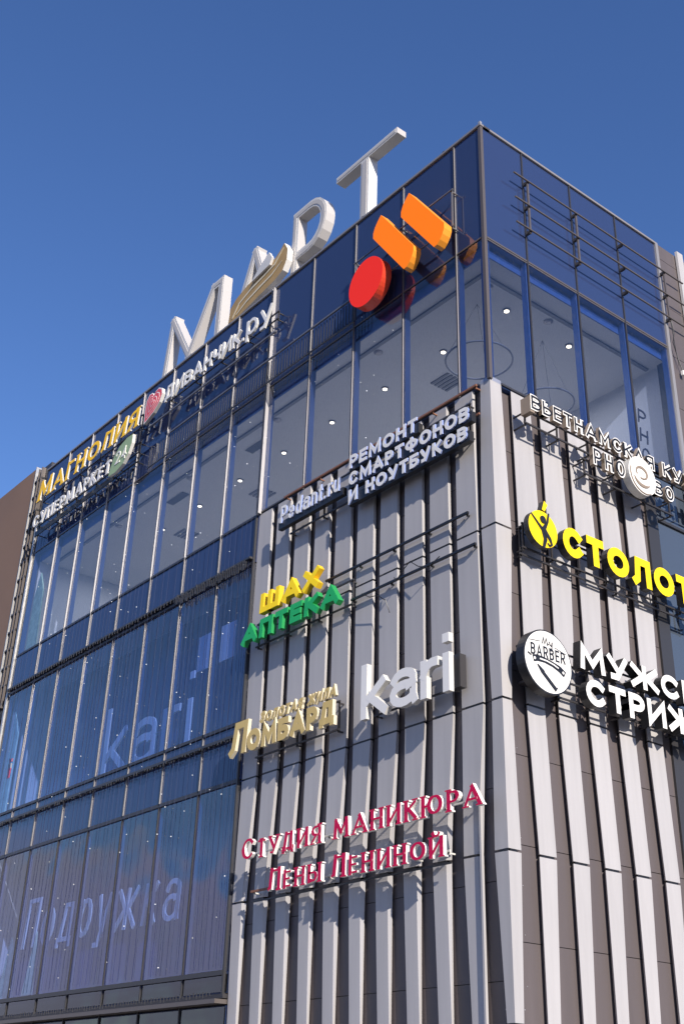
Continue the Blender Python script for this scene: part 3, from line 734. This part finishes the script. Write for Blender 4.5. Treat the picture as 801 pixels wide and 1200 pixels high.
# ---- phone repair sign
s = sign('letter_sign', -6.5, 12.8, LEFT, 'white phone repair lettering in three lines on black boxes under the top glazing')
letters(s, 'Pedant.ru', .12, 2.25, .52, .42, .062, -.315, .03, ['white', 'blueside'], shear=.05)
MB().box(.02, 2.35, -.279, -.17, .40, .58).build('backing', 'black', s)
letters(s, 'РЕМОНТ', 2.58, 4.72, .90, .31, .075, -.315, .03, ['white', 'blueside'], shear=.04)
letters(s, 'СМАРТФОНОВ', 2.58, 6.2, .48, .31, .075, -.315, .03, ['white', 'blueside'])
letters(s, 'И НОУТБУКОВ', 2.58, 6.14, .08, .30, .075, -.315, .03, ['white', 'blueside'])
for x1_, z_ in ((4.75, .86), (6.25, .44), (6.18, .04)):
    MB().box(2.55, x1_, -.279, -.16, z_, z_+.22).build('backing', 'black', s)
rails(s, 0, 6.28, (1.28,), -.15, 'copper', r=.02, back=-.002)
MB().box(5.6, 6.3, -.13, -.10, .62, .66).build('rail', 'copper', s)
rails(s, .3, 6.1, (.25, .95), -.14, 'dark', back=-.002)
s = sign('letter_sign', -7.5, 10.7, LEFT, 'yellow word over a longer green pharmacy word on the left face')
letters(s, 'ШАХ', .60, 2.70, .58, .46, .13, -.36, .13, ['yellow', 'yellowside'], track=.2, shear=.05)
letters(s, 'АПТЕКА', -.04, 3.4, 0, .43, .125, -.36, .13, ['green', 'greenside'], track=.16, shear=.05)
rails(s, .2, 3.6, (.5, -.03), -.12, 'dark', back=-.002)
s = empty('hanging_rails', (0, 0, 10.7), LEFT, label='two bare black rails left without lettering beside the green and yellow sign', cat='rail')
rails(s, -4.87, -.6, (.78,), -.09, 'black', r=.022, back=-.002, step=1.0)
rails(s, -4.0, -.43, (.08,), -.09, 'black', r=.022, back=-.002, step=1.0)
MB().tube([(-2.6, -.16, .1), (-2.5, -.2, -.02), (-2.3, -.22, .12), (-2.1, -.2, .26), (-1.9, -.17, .1), (-1.6, -.2, -.04), (-1.3, -.17, .1)], .01, 5).build('loose_cable', 'black', s)
MB().tube([(-3.6, -.15, .08), (-3.3, -.19, -.1), (-3.05, -.2, -.14), (-2.85, -.16, -.3), (-2.8, -.1, -.55)], .009, 5).build('loose_cable', 'black', s)

s = sign('letter_sign', -7.7, 8.1, LEFT, 'golden pawnshop lettering with a small line above a big one, left of white lowercase lettering')
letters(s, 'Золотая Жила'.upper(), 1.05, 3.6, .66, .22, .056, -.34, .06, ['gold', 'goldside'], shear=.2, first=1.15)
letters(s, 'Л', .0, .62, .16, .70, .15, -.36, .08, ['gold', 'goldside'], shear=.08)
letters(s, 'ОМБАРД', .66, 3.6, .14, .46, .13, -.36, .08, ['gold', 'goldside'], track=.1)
rails(s, .7, 3.5, (.06, .62), -.14, 'dark', back=-.002)

s = sign('letter_sign', -3.25, 8.06, LEFT, 'big thick white lowercase lettering with a cube dot on the left face')
letters(s, 'kari', 0, 2.42, 0, 1.06, .165, -.40, .11, ['white', 'whiteside'], track=.07, ysc=.86)
MB().box(2.30, 2.46, -.2, -.05, .1, .7).build('transformer_box', 'dark', s)
rails(s, .1, 2.3, (.12, .66), -.14, 'dark', back=-.002)

s = sign('letter_sign', -6.95, 5.35, LEFT, 'crimson serif manicure studio lettering in two lines with white sides')
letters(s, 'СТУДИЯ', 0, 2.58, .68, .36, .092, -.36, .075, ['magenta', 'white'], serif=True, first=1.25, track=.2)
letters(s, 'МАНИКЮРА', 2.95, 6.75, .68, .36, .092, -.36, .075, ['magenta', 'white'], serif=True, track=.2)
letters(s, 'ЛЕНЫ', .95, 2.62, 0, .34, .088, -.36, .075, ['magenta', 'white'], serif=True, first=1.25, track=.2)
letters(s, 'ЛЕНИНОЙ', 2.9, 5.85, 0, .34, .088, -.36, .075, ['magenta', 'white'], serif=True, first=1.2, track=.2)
rails(s, .15, 6.5, (.84,), -.16, 'whiteside', back=-.002, step=.74)
rails(s, .15, 5.8, (.12,), -.16, 'whiteside', back=-.002, step=.74)
MB().box(.15, .98, -.19, -.15, .10, .14).build('rail', 'copper', s)
MB().box(.15, 5.8, -.15, -.13, -.08, -.05).build('rail', 'black', s)

# ---- right face
s = sign('letter_sign', .5, 13.4, RIGHT, 'white outlined angular restaurant lettering over a round white bowl emblem, on the sunny face')
def outlined(text, x0, x1, z0, H, tr=.2):
    letters(s, text, x0, x1, z0, H, .098, -.55, .09, ['white', 'brownside'], track=tr, shear=.03)
    letters(s, text, x0+.03, x1-.03, z0+.03, H-.06, .036, -.562, .02, ['black', 'black'], track=tr*1.25, name='letter_line')
outlined('ВЬЕТНАМСКАЯ', 0, 3.72, .05, .35, .14)
outlined('КУХНЯ', 3.98, 5.75, .05, .35, .14)
outlined('PHO', 1.74, 2.72, -.5, .40, .25)
outlined('BO', 3.62, 4.28, -.5, .36, .2)
MB().prism(disc_poly(3.2, -.26, .43, .43, 36), -.6, -.42, 0, 1).build('round_emblem', ['white', 'whiteside'], s)
mb = MB(); strip(mb, arc(3.18, -.2, .17, .13, 210, -110, 14), [.008+.02*sin(pi*k/14) for k in range(15)], -.615, -.6, False, 0, 0, lambda p: p)
strip(mb, arc(3.2, -.30, .27, .20, 190, 320, 12), [.006+.03*sin(pi*k/12) for k in range(13)], -.616, -.6, False, 0, 0, lambda p: p); mb.build('emblem_line', 'brownside', s)
mb = MB(); strip(mb, arc(3.22, -.28, .40, .38, 160, 300, 14), [.01]*15, -.617, -.6, False, 0, 0, lambda p: p); mb.build('emblem_line', 'brownside', s)
rails(s, .05, 5.6, (.16, -.12), -.32, 'dark', back=-.002, step=.8)
rails(s, 1.7, 4.5, (-.3, -.62), -.32, 'dark', back=-.002, step=.8)
MB().box(0, .12, -.54, -.30, .0, .36).build('transformer_box', 'brownside', s)

s = sign('letter_sign', .36, 10.65, RIGHT, 'bright lemon lottery lettering with an oval figure emblem at its left end')
ov = disc_poly(.40, .38, .38, .36, 36)
MB().prism(ov, -.45, -.32, 0, 1).build('oval_emblem', ['stol', 'black'], s)
mb = MB()
strip(mb, [(.10, .60), (.26, .46), (.38, .36), (.44, .18), (.38, .0)], [.016, .025, .04, .045, .03], -.462, -.452, False, 0, 0, lambda p: p)
strip(mb, [(.56, .74), (.52, .56), (.42, .40), (.46, .30)], [.018, .026, .045, .05], -.464, -.452, False, 0, 0, lambda p: p)
strip(mb, [(.44, .34), (.56, .22), (.60, .12), (.54, .08), (.49, .12)], [.05, .035, .02, .018, .012], -.466, -.452, False, 0, 0, lambda p: p)
mb.prism(disc_poly(.40, .57, .075, .075, 16), -.468, -.452, 0, 0)
mb.build('figure_mark', 'black', s)
MB().prism([(.40, .78), (.47, .76), (.56, .92), (.47, .98)], -.45, -.32, 0, 1).build('figure_mark', ['stol', 'black'], s)
letters(s, 'СТОЛОТО', .93, 5.5, .06, .60, .165, -.45, .16, ['stol', 'black'], track=.13)
rails(s, .1, 5.5, (.02, .5), -.2, 'dark', back=-.002, step=.75)
rails(s, .1, 5.5, (-.08, .44), -.12, 'dark', back=-.002, step=2.4)

s = sign('round_sign', .68, 8.48, RIGHT, 'round white barber sign with a black razor drawing and black rim')
MB().prism(disc_poly(0, 0, .60, .57, 48), -.45, -.27, 0, 0).build('rim', 'black', s)
MB().prism(disc_poly(0, 0, .575, .545, 48), -.456, -.449, 0, 0).build('face', 'white', s)
letters(s, 'BARBER', -.43, .43, .05, .21, .031, -.461, .004, ['black', 'black'], track=.2)
mb = MB()
strip(mb, [(-.13, .30), (-.1, .42), (-.07, .30), (-.03, .42), (.0, .30), (.03, .33)], [.012]*6, -.461, -.457, False, 0, 0, lambda p: p)
strip(mb, [(.05, .38), (.06, .32), (.10, .30), (.12, .38)], [.011]*4, -.462, -.457, False, 0, 0, lambda p: p)
strip(mb, [(.12, .38), (.10, .22), (.05, .22)], [.010]*3, -.463, -.457, False, 0, 0, lambda p: p)
strip(mb, [(-.46, .30), (-.18, .33)], [.006]*2, -.461, -.457, False, 0, 0, lambda p: p)
strip(mb, [(.17, .30), (.46, .24)], [.006]*2, -.461, -.457, False, 0, 0, lambda p: p)
hd = [(-.38, -.02), (-.28, .01), (-.1, .01), (.1, -.02), (.28, -.07), (.40, -.14)]
strip(mb, hd, [.06, .058, .05, .05, .06, .06], -.461, -.457, False, 0, 0, lambda p: p)
strip(mb, [(-.50, .06), (-.42, .02)], [.02, .01], -.4615, -.457, False, 0, 0, lambda p: p)
strip(mb, [(-.28, -.10), (-.17, -.20), (.17, -.46)], [.014, .045, .05], -.461, -.457, False, 0, 0, lambda p: p)
mb.build('razor_drawing', 'black', s)
mb = MB(); strip(mb, [(-.22, .008), (-.05, .006), (.12, -.022), (.24, -.06)], [.012]*4, -.466, -.4615, False, 0, 0, lambda p: p)
mb.prism(disc_poly(-.345, -.01, .026, .026, 12), -.466, -.4615, 0, 0); mb.prism(disc_poly(.355, -.115, .026, .026, 12), -.466, -.4615, 0, 0)
strip(mb, [(-.11, -.20), (.17, -.42)], [.008]*2, -.466, -.4615, False, 0, 0, lambda p: p)
mb.build('razor_highlight', 'white', s)
MB().box(-.3, .3, -.26, -.0, -.35, -.31).build('bracket', 'dark', s); MB().box(-.3, .3, -.26, -.0, .31, .35).build('bracket', 'dark', s)

s = sign('letter_sign', 1.5, 7.95, RIGHT, 'white two line barbershop lettering right of the round barber sign')
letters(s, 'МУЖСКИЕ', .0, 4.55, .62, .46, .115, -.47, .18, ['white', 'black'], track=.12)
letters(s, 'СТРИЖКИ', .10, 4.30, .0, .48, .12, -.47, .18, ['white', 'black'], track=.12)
rails(s, -.35, 4.5, (.08, .22, .40, .72, .92), -.20, 'dark', back=-.002, step=.8)

# three bare rails near the roof
s = empty('hanging_rails', (0, 0, 18.47), RIGHT, label='three long bare rails on brackets across the top glazing of the sunny face', cat='rail')
for z in (0, .70, 1.40):
    MB().tube([(.80, -.2, z), (6.62+.15, -.2, z)], .022, 8).build('rail', 'mullbrown', s)
    for u in (1.27, 2.87, 4.49, 6.08):
        MB().box(u-.03, u+.03, -.175, -.05, z-.04, z+.03).build('bracket', 'dark', s)
for u in (1.27, 2.87, 6.08):
    MB().box(u-.022, u+.022, -.175, -.14, -.06, 1.43).build('upright', 'mullbrown', s)
c = empty('loose_cable', (0, 0, 18.4), RIGHT, label='loose black cable with a white connector dangling at the right end of the top glazing', cat='cable')
MB().tube([(6.12, -.16, .05), (6.2, -.15, -.25), (6.14, -.12, -.55), (6.3, -.1, -.95), (6.42, -.1, -1.25)], .012, 5).build('cord', 'black', c)
MB().tube([(6.1, -.16, .02), (6.14, -.15, -.3), (6.22, -.12, -.8), (6.3, -.1, -1.15)], .008, 5).build('cord', 'black', c)
MB().box(6.38, 6.46, -.13, -.07, -1.36, -1.24).build('connector', 'white', c)

# ---- lettering standing behind the lower glazing
s = empty('window_lettering', (-14.62, .20, 9.17), LEFT, label='pale lowercase lettering standing behind the blue middle floor glazing', cat='sign')
letters(s, 'kari', 0, 4.35, 0, 1.85, .19, 0, .05, ['frost', 'frost'], track=.12, ysc=.85)
s = empty('window_lettering', (-17.85, .20, 5.33), LEFT, label='pale slanted lettering standing behind the lowest blue glazing', cat='sign')
letters(s, 'ПОдружка'.replace('О', 'о').replace('ПО', 'По'), 0, 7.7, 0, 1.22, .11, 0, .04, ['frost', 'frost'], track=.3, shear=.12)
s = empty('window_lettering', (0, 5.1, 14.35), RIGHT, label='dark vertical noodle shop lettering behind the rightmost top pane', cat='sign')
s.location = (-.35, 5.1, 14.35)
for k, ch in enumerate('PHO'):
    mb = MB(); glyph(mb, ch, 0, 0, .28, .36, .04, 0, .02, shear=.1); mb.build('letter', ['dark', 'dark'], s, loc=(0, 0, 1.1-.5*k))
